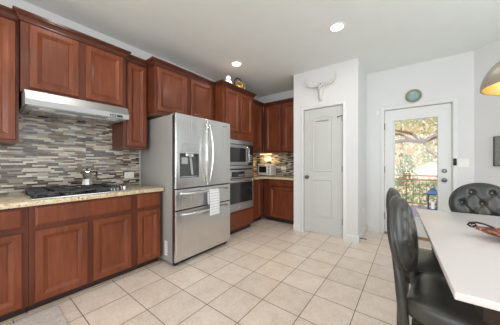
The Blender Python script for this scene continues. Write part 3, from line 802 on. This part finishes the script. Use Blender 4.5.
# ornaments on the oven tower (top of tower crown 2.456, carcass top 2.398)
t = thing('ceramic_vase', 'white ceramic vase with narrow neck on the oven cabinet', 'vase', (-2.40, 2.56, 2.4505))
MB().lathe([(0, 0), (.050, 0), (.066, .02), (.072, .05), (.064, .08), (.044, .096), (.035, .106), (.042, .122), (.046, .138), (.040, .158), (.028, .166), (.024, .162), (.0, .155)]).build('body', 'ceramic', t)
t = thing('wire_ornament', 'gold scrolled metal ornament on the oven cabinet', 'ornament', (-2.41, 2.86, 2.4505))
def ring(c, r, ax, tilt=0, n=28):
    out = []
    for k in range(n):
        a = 2 * PI * k / n; p = Vector((r * math.cos(a), 0, r * math.sin(a)))
        p = Matrix.Rotation(ax, 3, 'Z') @ Matrix.Rotation(tilt, 3, 'X') @ p
        out.append(Vector(c) + p)
    return out
for c, r, a, tl in (((0, -.02, .120), .105, 1.57, 0), ((0, .04, .095), .078, 1.2, .4), ((0, .09, .075), .06, 1.9, -.3), ((.02, -.05, .09), .07, .6, .3)):
    MB().tube(ring(c, r, a, tl), .010, 8, True).build('hoop', 'gold' if r < .1 else 'bronze_iron', t)
MB().lathe([(0, 0), (.05, 0), (.055, .010), (.03, .03), (.045, .06), (.05, .09), (.03, .115), (0, .12)], (0, .0, 0)).build('base', 'gold', t)

# ------------------------------------------------------------------ ceiling lights
def downlight(loc, label):
    t = thing('recessed_light', label, 'ceiling light', loc, 0, 'recessed ceiling lights')
    MB().lathe([(.066, -.003), (.070, -.008), (.092, -.006), (.096, -.0005), (.066, -.0005)], n=40).build('trim_ring', 'white_plastic', t)
    MB().lathe([(0, -.0045), (.066, -.0045), (.066, -.001), (0, -.001)], n=36).build('lens', 'lamp_lens', t)
    area('downlight_beam', (loc[0], loc[1], loc[2] - .012), (0, 0, 0),   .13, .13, 5, (1, .97, .92), 'DISK')
    return t
downlight((-.668, 2.528, ZC), 'recessed ceiling light before the pantry wall')
downlight((-2.177, 2.516, ZC), 'recessed ceiling light above the fridge and oven tower')
for x, y in ((-.668, .55), (-2.0, .55), (-.668, -1.3), (-2.0, -1.3)):      # unseen lights added above and behind the camera to brighten the room
    area('downlight_beam', (x, y, ZC - .012), (0, 0, 0), .13, .13, 4, (1, .97, .92), 'DISK')

# ------------------------------------------------------------------ pantry wall skull, plate, picture
t = thing('longhorn_skull', 'white longhorn skull hung above the pantry door', 'wall skull', (-1.165, YP, 2.368)); t.scale = (1.08, 1, 1.04)
loops = []
for z, hw_, dep in ((.125, .030, .020), (.112, .052, .045), (.085, .062, .062), (.045, .060, .070), (.0, .046, .066), (-.05, .036, .055), (-.10, .033, .045), (-.135, .030, .036), (-.158, .020, .022)):
    loops.append([(hw_ * math.cos(a), -.004 - dep * max(0, math.sin(a)) ** .8 if math.sin(a) > 0 else -.002, z) for a in [2 * PI * k / 20 for k in range(20)]])
MB().rings(loops).build('skull', 'bone', t, angle=60)
for s in (-1, 1):
    pts = [(s * .045, -.035, .085), (s * 0.094, -.045, .080), (s * 0.143, -.055, .088), (s * 0.187, -.062, .112), (s * 0.218, -.066, .150), (s * 0.231, -.066, .195), (s * 0.229, -.062, .225)]
    MB().tube(pts, [.025, .024, .021, .018, .014, .009, .003], 12).build('horn', 'bone', t)
    MB().lathe([(0, -.004), (.011, -.003), (.013, 0), (0, .004)], (s * .036, -.058, .052), axis='y', n=14).build('eye_socket', 'hole', t)
    MB().lathe([(0, -.003), (.005, -.002), (.006, 0), (0, .004)], (s * .010, -.038, -.125), axis='y', n=12).build('nostril', 'hole', t)
for x, z in ((.012, .095), (.022, .030), (-.004, .005)):
    MB().lathe([(0, -.002), (.007, -.002), (.008, 0), (0, .004)], (x, -.069, z), axis='y', n=12).build('painted_spot', 'hole', t)

t = thing('decorative_plate', 'round green rimmed plate hung above the glass door', 'plate', (.042, YD, 2.247))
MB().lathe([(.068, -.017), (.074, -.021), (.098, -.022), (.103, -.016), (.10, -.004), (.06, -.001), (.06, -.005)], axis='y', n=44).build('rim', 'olive_rim', t)
MB().lathe([(0, -.010), (.045, -.011), (.068, -.0168), (.062, -.006), (0, -.002)], axis='y', n=44).build('plate_centre', 'teal', t)
t = thing('framed_picture', 'grey framed picture on the angled wall by the table', 'picture', (KX + .31, KY - .31, 1.34), -PI / 4)
MB().box(-.205, .205, -.022, -.004, -.180, .180).build('canvas', 'grey_canvas', t, smooth=False)
b = MB(); O = [(-.215, -.19), (.215, -.19), (.215, .19), (-.215, .19)]
b.rings([[(px, -h, pz) for px, pz in inset(O, i)] for i, h in ((0, .002), (0, .030), (.010, .030), (.0102, .002))], False, False).build('frame', 'nickel', t, angle=20)

# ------------------------------------------------------------------ mat
t = MB().box(-.42, 0, -1.0, 0, .0005, .009, bev=.003, seg=1).build('kitchen_mat', 'rug')
t.location = (-1.91, .425, 0); t.rotation_euler = (0, 0, math.radians(-1.5))
tag(t, 'pale grey woven mat on the floor before the base cabinets', 'mat')

# ------------------------------------------------------------------ dining table
TR = math.radians(2.7)
t = thing('dining_table', 'white topped dining table with dark legs', 'dining table', (.12, .993, 0), TR)
TW, TL = .94, 1.577
MB().box(0, TW, 0, TL, .732, .760, bev=.004).build('tabletop', 'white_table', t)
b = MB().box(.08, TW - .08, .05, .075, .66, .7315).box(.08, TW - .08, TL - .075, TL - .05, .66, .7315).box(.08, .105, .075, TL - .075, .66, .7315).box(TW - .105, TW - .08, .075, TL - .075, .66, .7315)
b.build('apron', 'bronze_iron', t, smooth=False)
for x in (.10, TW - .155):
    for y in (.075, TL - .13):
        MB().rings([[(x, y, .66), (x + .055, y, .66), (x + .055, y + .055, .66), (x, y + .055, .66)], [(x + .01, y + .01, 0), (x + .045, y + .01, 0), (x + .045, y + .045, 0), (x + .01, y + .045, 0)]]).build('leg', 'bronze_iron', t, smooth=False)

# tray on the table
t = thing('copper_tray', 'leaf shaped hammered copper tray with scrolled iron handle', 'tray', (.540, 1.835, .7605), math.radians(14))
def boat(hl, hw_, inner):
    n = 36; b = MB(); loops = []
    for f, z in ((0.0, 0), (.45, .0), (.75, .008), (1, .030)):
        L = []
        for k in range(n):
            a = 2 * PI * k / n; cx, sy = math.cos(a), math.sin(a)
            px = abs(cx) ** 0.9 * (1 if cx > 0 else -1) * hl; py = sy * abs(sy) ** .35 * hw_
            L.append((px * max(f, .02), py * max(f, .02), .012 + z + f * f * .022 * abs(cx) ** 3))
        loops.append(L)
    return b.rings(loops, True, False)
o = boat(.27, .11, 0).build('dish', 'copper', t, angle=60)
md = o.modifiers.new('t', 'SOLIDIFY'); md.thickness = .004; md.offset = -1
for s in (-1, 1):
    pts = [(s * .262, 0, .062), (s * .276, .004, .072), (s * .265, .008, .084), (s * .235, .012, .087), (s * .195, .020, .079), (s * .165, .030, .066), (s * .150, .045, .058)]
    h = MB().tube(pts, [.006, .006, .0055, .0055, .005, .006, .008], 8).build('handle', 'bronze_iron', t)
    MB().tube([(s * .262, 0, .062), (s * .245, -.012, .074), (s * .256, -.02, .088), (s * .272, -.014, .080)], .005, 8).build('scroll', 'bronze_iron', h)
    for e in (-1, 1): MB().tube([(s * .11, e * .045, .0), (s * .11, e * .045, .0115)], [.009, .007], 8).build('foot', 'bronze_iron', t)

# ------------------------------------------------------------------ chairs
A_, B_ = .235, .218
BUT = []
for r, z in enumerate((.130, .018, -.094)):
    for k in range(-2, 3):
        x = k * .145 + (0 if r % 2 else .0725)
        if (x / (A_ * .84)) ** 2 + (z / (B_ * .86)) ** 2 < 1: BUT.append((x, z))
CRE = [(p, q) for i, p in enumerate(BUT) for q in BUT[i + 1:] if abs(math.hypot(p[0] - q[0], p[1] - q[1]) - math.hypot(.0725, .112)) < .01]
def segd(x, z, p, q):
    dx, dz = q[0] - p[0], q[1] - p[1]; L = dx * dx + dz * dz
    u = max(0, min(1, ((x - p[0]) * dx + (z - p[1]) * dz) / L))
    return math.hypot(x - p[0] - u * dx, z - p[1] - u * dz)
def pad_front(x, z):
    r2 = min(1, (x / A_) ** 2 + (z / B_) ** 2)
    h = .030 + .030 * math.sqrt(max(0, 1 - r2 ** 3))
    for bx, bz in BUT: h -= .030 * math.exp(-((x - bx) ** 2 + (z - bz) ** 2) / (2 * .017 ** 2))
    dm = min([segd(x, z, *c) for c in CRE] + [9])
    return h - .009 * math.exp(-dm * dm / (2 * .007 ** 2))
def backrest():
    N = 54; b = MB(); F_, K_ = [], []
    for j in range(N + 1):
        fr, bk = [], []
        for i in range(N + 1):
            u, v = 2 * i / N - 1, 2 * j / N - 1
            x = A_ * u * math.sqrt(1 - v * v / 2); z = B_ * v * math.sqrt(1 - u * u / 2)
            r2 = min(1, (x / A_) ** 2 + (z / B_) ** 2)
            fr.append(b.bm.verts.new((x, -pad_front(x, z), z)))
            bk.append(b.bm.verts.new((x, .016 * math.sqrt(max(0, 1 - r2 ** 4)), z)))
        F_.append(fr); K_.append(bk)
    for j in range(N):
        for i in range(N):
            b.bm.faces.new((F_[j][i], F_[j][i + 1], F_[j + 1][i + 1], F_[j + 1][i]))
            b.bm.faces.new((K_[j][i], K_[j + 1][i], K_[j + 1][i + 1], K_[j][i + 1]))
    per = lambda G: [G[0][i] for i in range(N)] + [G[j][N] for j in range(N)] + [G[N][i] for i in range(N, 0, -1)] + [G[j][0] for j in range(N, 0, -1)]
    p, q = per(F_), per(K_)
    for k in range(len(p)): b.bm.faces.new((p[k], p[(k + 1) % len(p)], q[(k + 1) % len(p)], q[k]))
    return b
def seat_bm():
    n = 48; b = MB(); loops = []
    def outline(s):
        L = []
        for k in range(n):
            a = 2 * PI * k / n; c, d = math.cos(a), math.sin(a)
            e = .30
            x = abs(c) ** e * (1 if c > 0 else -1) * .240; y = abs(d) ** e * (1 if d > 0 else -1) * .235
            x *= 1 - .07 * (y / .235 + 1) / 2
            L.append((x * s, y * s))
        return L
    for s, z in ((.93, .375), (.985, .385), (1.0, .40), (1.0, .438), (.985, .458), (.94, .474), (.84, .484), (.6, .490), (.3, .493), (.02, .494)):
        loops.append([(x, y, z) for x, y in outline(s)])
    return b.rings(loops)
def make_chair():
    t = thing('dining_chair', 'x', 'chair')
    seat_bm().build('seat', 'leather', t, angle=60)
    b = MB().box(-.205, .205, -.20, .20, .335, .3745, bev=.006)
    b.build('seat_frame', 'bronze_iron', t)
    bk = backrest().build('backrest', 'leather', t, angle=50)
    tl = math.radians(9); bk.location = (0, .290, .762); bk.rotation_euler = (-tl, 0, 0)
    rim = [(A_ * math.cos(a), -.012, B_ * math.sin(a)) for a in [2 * PI * k / 56 for k in range(56)]]
    MB().tube(rim, .0125, 8, True).build('piping', 'leather', bk, angle=80)
    for x, z in BUT:
        MB().lathe([(0, -.008), (.007, -.006), (.010, 0), (0, .004)], (x, -pad_front(x, z) - .001, z), axis='y', n=14).build('button', 'nickel', bk)
    for s in (-1, 1):
        MB().tube([(s * .182, -.185, .36), (s * .184, -.190, .18), (s * .186, -.195, 0)], [.026, .021, .015], 10).build('front_leg', 'bronze_iron', t)
        MB().tube([(s * .185, .232, .0), (s * .185, .228, .17), (s * .185, .236, .33), (s * .182, .248, .46), (s * .172, .262, .56), (s * .160, .286, .68)], [.018, .021, .025, .026, .023, .014], 10).build('rear_leg', 'leather', t)
    return t
proto = make_chair()
spots = [((.235, 1.570, 0), LEFT - math.radians(9), 'tufted charcoal leather chair nearest the camera along the table side'),
         ((.185, 2.070, 0), LEFT - math.radians(5), 'tufted charcoal leather chair behind the nearest chair, closer to the glass door'),
         ((.585, 2.83, 0), math.radians(2), 'tufted round back leather chair at the far end of the white table')]
for i, (loc, rz, lab) in enumerate(spots):
    c = proto if i == 0 else copy_tree(proto)
    c.location = loc; c.rotation_euler = (0, 0, rz); c['label'] = lab; c['group'] = 'tufted chairs around the dining table'

# ------------------------------------------------------------------ pendant lamp
t = thing('pendant_lamp', 'pale dome pendant lamp with gold lining above the table', 'pendant lamp', (.582, 1.82, 1.626))
PR = .25
out = [(PR * math.cos(a) + .0, .215 * math.sin(a)) for a in [PI / 2 * k / 14 for k in range(14)]]
out = [(r, h) for r, h in out if r > .03] + [(.03, .214)]
MB().lathe([(PR - .006, .0)] + [(r + .0, h + .001) for r, h in out] + [(.0, .2155)], n=56).build('shade', 'lamp_out', t, angle=60)
MB().lathe([(PR - .007, .002)] + [(max(0, r - .007), h - .005) for r, h in out if h > .006] + [(0, .207)], n=56).build('shade_lining', 'lamp_in', t, angle=60)
MB().lathe([(0, .216), (.032, .216), (.032, .25), (.012, .27), (0, .27)], n=24).build('cap', 'gold', t)
MB().tube([(0, 0, .27), (0, 0, ZC - 1.626 - .025)], .004, 8).build('cord', 'black', t)
MB().lathe([(0, ZC - 1.626 - .025), (.06, ZC - 1.626 - .025), (.062, ZC - 1.626 - .001), (0, ZC - 1.626 - .001)], n=28).build('canopy', 'lamp_out', t)
MB().lathe([(0, .09), (.025, .10), (.032, .125), (.024, .155), (.014, .175), (.014, .206), (0, .206)], n=20).build('bulb', emit('warm_bulb', (1, .78, .48), 2.5), t)
PL = bpy.data.lights.new('pendant_bulb_light', 'POINT'); PL.energy = .25; PL.color = (1, .8, .55); PL.shadow_soft_size = .03
po = bpy.data.objects.new('pendant_bulb_light', PL); C.objects.link(po); po.location = (.582, 1.82, 1.664)

# ------------------------------------------------------------------ outside: deck, railing, lantern, trees
b = MB(); y = 4.37
while y < 8.2:
    b.box(-4.0, 5.0, y, y + .135, -.16, -.12); y += .142
struct(b.build('deck', 'deck', smooth=False), 'weathered wooden deck outside the glass door', 'deck')
g = MB(); n = 26
gv = [[g.bm.verts.new((-30 + 60 * i / n, 8.5 + 40 * j / n, -1.0 + .9 * (j / n) * 3.2 * (j / n) + .25 * math.sin(i * 1.3) * (j / n) + .02 * max(0, (i - 14)) * j * .12)) for i in range(n + 1)] for j in range(n + 1)]
for j in range(n):
    for i in range(n): g.bm.faces.new((gv[j][i], gv[j][i + 1], gv[j + 1][i + 1], gv[j + 1][i]))
struct(g.build('ground_yard', 'dry_ground'), 'dry pale sloping yard beyond the deck', 'ground')
t = thing('deck_railing', 'brown wooden deck railing with thin dark balusters', 'railing', (0, 8.15, -.12))
MB().box(-3.9, 4.9, -.05, .05, .90, .94, bev=.005).build('top_rail', 'rail_wood', t)
MB().box(-3.9, 4.9, -.02, .02, .77, .81).build('middle_rail', 'rail_wood', t)
MB().box(-3.9, 4.9, -.02, .02, .06, .10).build('bottom_rail', 'rail_wood', t)
for k in range(5):
    x = -3.4 + 2.15 * k; MB().box(x - .045, x + .045, -.045, .045, 0, .90).build('post', 'rail_wood', t, smooth=False)
for k in range(56):
    x = -3.75 + .153 * k; MB().tube([(x, 0, .10), (x, 0, .77)], .008, 6).build('baluster', 'rail_wood', t)
for k in range(56):
    x = -3.68 + .153 * k; MB().tube(ring((x, 0, .855), .036, 0, 0, 14), .006, 6, True).build('ring_ornament', 'rail_wood', t)

t = thing('deck_lantern', 'blue metal lantern standing on the deck outside', 'lantern', (.50, 7.72, -.119)); t.scale = (1, 1, 1.12)
MB().box(-.12, .12, -.12, .12, 0, .03, bev=.004).build('base', 'lantern_blue', t)
for sx in (-1, 1):
    for sy in (-1, 1): MB().box(sx * .10 - .012, sx * .10 + .012, sy * .10 - .012, sy * .10 + .012, .03, .38).build('corner_post', 'lantern_blue', t, smooth=False)
MB().rings([[(a * .14, c * .14, .38) for a, c in ((-1, -1), (1, -1), (1, 1), (-1, 1))], [(a * .14, c * .14, .40) for a, c in ((-1, -1), (1, -1), (1, 1), (-1, 1))], [(a * .09, c * .09, .47) for a, c in ((-1, -1), (1, -1), (1, 1), (-1, 1))], [(a * .035, c * .035, .53) for a, c in ((-1, -1), (1, -1), (1, 1), (-1, 1))]]).build('roof', 'lantern_blue', t, smooth=False)
MB().tube(ring((0, 0, .57), .04, .3, 0, 16), .007, 6, True).build('ring_handle', 'lantern_blue', t)
MB().lathe([(0, .03), (.04, .03), (.04, .20), (0, .205)], n=20).build('candle', 'ceramic', t)

def leaves(b, c, rad, n, size, rnd):
    for _ in range(n):
        while True:
            p = Vector((rnd.uniform(-1, 1), rnd.uniform(-1, 1), rnd.uniform(-1, 1)))
            if p.length < 1: break
        p = p * (p.length ** -0.25 if p.length > .05 else 1)
        q = Vector(c) + Vector((p.x * rad[0], p.y * rad[1], p.z * rad[2]))
        a = Vector((rnd.gauss(0, 1), rnd.gauss(0, 1), rnd.gauss(0, .6))).normalized(); d = a.orthogonal().normalized()
        d = Matrix.Rotation(rnd.uniform(0, 6.28), 3, a) @ d; e = a.cross(d)
        s = size * rnd.uniform(.6, 1.3)
        v = [b.bm.verts.new(q + d * s * u + e * s * .5 * w) for u, w in ((-1, 0), (0, -1), (1, 0), (0, 1))]
        b.bm.faces.new(v)
rnd = random.Random(3)
def tree(name, label, loc, trunk, limbs, crowns, leaf, size, group='trees beyond the deck', cat='tree'):
    t = thing(name, label, cat, loc, 0, group)
    b = MB().tube(*trunk, 10)
    for pts, r in limbs: b.tube(pts, r, 8)
    b.build('trunk', 'bark', t)
    b = MB()
    for c, rad, n in crowns: leaves(b, c, rad, n, size, rnd)
    b.build('foliage', leaf, t, smooth=False)
    return t
# wide oak whose limbs spread towards the left across the pane
tree('oak_tree', 'spreading oak with dark horizontal limbs seen through the glass door', (1.9, 13.0, -.9),
     ([(0, 0, 0), (-.1, 0, 1.2), (-.25, 0, 2.6), (-.4, 0, 3.3), (-.4, 0, 5.0)], [.32, .24, .2, .16, .08]),
     [([(-.3, 0, 3.3), (-.9, -.3, 3.35), (-1.4, -.4, 3.05), (-2.0, -.5, 3.15), (-2.7, -.6, 3.05), (-3.4, -.6, 2.7), (-4.4, -.7, 2.4)], [.14, .11, .10, .09, .08, .06, .03]),
      ([(-1.4, -.4, 3.05), (-1.9, -.3, 3.5), (-2.7, -.2, 3.75), (-3.6, -.3, 4.0)], [.08, .06, .05, .02]),
      ([(-1.8, -.45, 3.12), (-2.3, -.7, 3.45), (-3.0, -.8, 3.45), (-3.8, -.8, 3.55)], [.06, .05, .04, .02]),
      ([(-1.4, -.4, 3.05), (-1.25, -.5, 2.6), (-.9, -.6, 2.3)], [.06, .05, .02]),
      ([(-.4, 0, 3.2), (.6, .2, 4.0), (1.8, .3, 4.4)], [.12, .1, .04])],
     [((-1.6, 0.2, 5.0), (2.8, 1.8, 1.1), 2600), ((-2.2, .3, 3.7), (2.2, 1.3, .7), 420), ((.6, .6, 4.6), (1.8, 1.8, 1.4), 1300), ((-.9, -.2, 2.5), (.9, .8, .5), 260)], 'leaf_green', .085)
for (x, y, h, r, n, leaf, lab) in (
    (-5.6, 19.0, 6.2, 2.3, 3000, 'leaf_cream', 'pale yellow leaved tree standing behind the oak'),
    (-.6, 21.5, 6.8, 2.6, 3400, 'leaf_cream', 'tallest pale yellow tree behind the deck lantern'),
    (4.6, 20.0, 6.0, 2.4, 2600, 'leaf_cream', 'pale cream tree behind the oak trunk'),
    (-10.8, 22.0, 7.0, 2.7, 2600, 'leaf_green', 'broad light green tree far behind the railing')):
    tree('yard_tree', lab, (x, y, -.8), ([(0, 0, 0), (.1, 0, h * .3), (0, 0, h * .75)], [.2, .16, .06]),
         [([(0, 0, h * .3), (r * .4, 0, h * .5), (r * .7, 0, h * .65)], [.12, .08, .03]), ([(0, 0, h * .35), (-r * .5, 0, h * .55), (-r * .75, 0, h * .7)], [.12, .08, .03])],
         [((0, 0, h * .62), (r, r * .8, h * .45), n)], leaf, .16)
for (x, y, r, h, n, leaf, lab) in (
    (-.15, 12.2, .42, 1.35, 520, 'leaf_dark', 'small upright green conifer beyond the railing'),
    (-2.2, 10.8, 1.0, .75, 900, 'leaf_dark', 'low green shrub beyond the railing, before the oak'),
    (.9, 11.0, 1.0, .75, 900, 'leaf_dark', 'low green shrub behind the blue lantern'),
    (-4.6, 11.2, 1.1, .8, 900, 'leaf_green', 'low light green shrub at the far railing end')):
    t = thing('yard_shrub', lab, 'shrub', (x, y, -.93), 0, 'shrubs beyond the deck')
    MB().tube([(0, 0, 0), (.02, 0, h * .9)], [.05, .02], 6).build('stem', 'bark', t)
    b = MB(); leaves(b, (0, 0, h * .95), (r, r * .7, h * .9), n, .07, rnd); b.build('foliage', leaf, t, smooth=False)
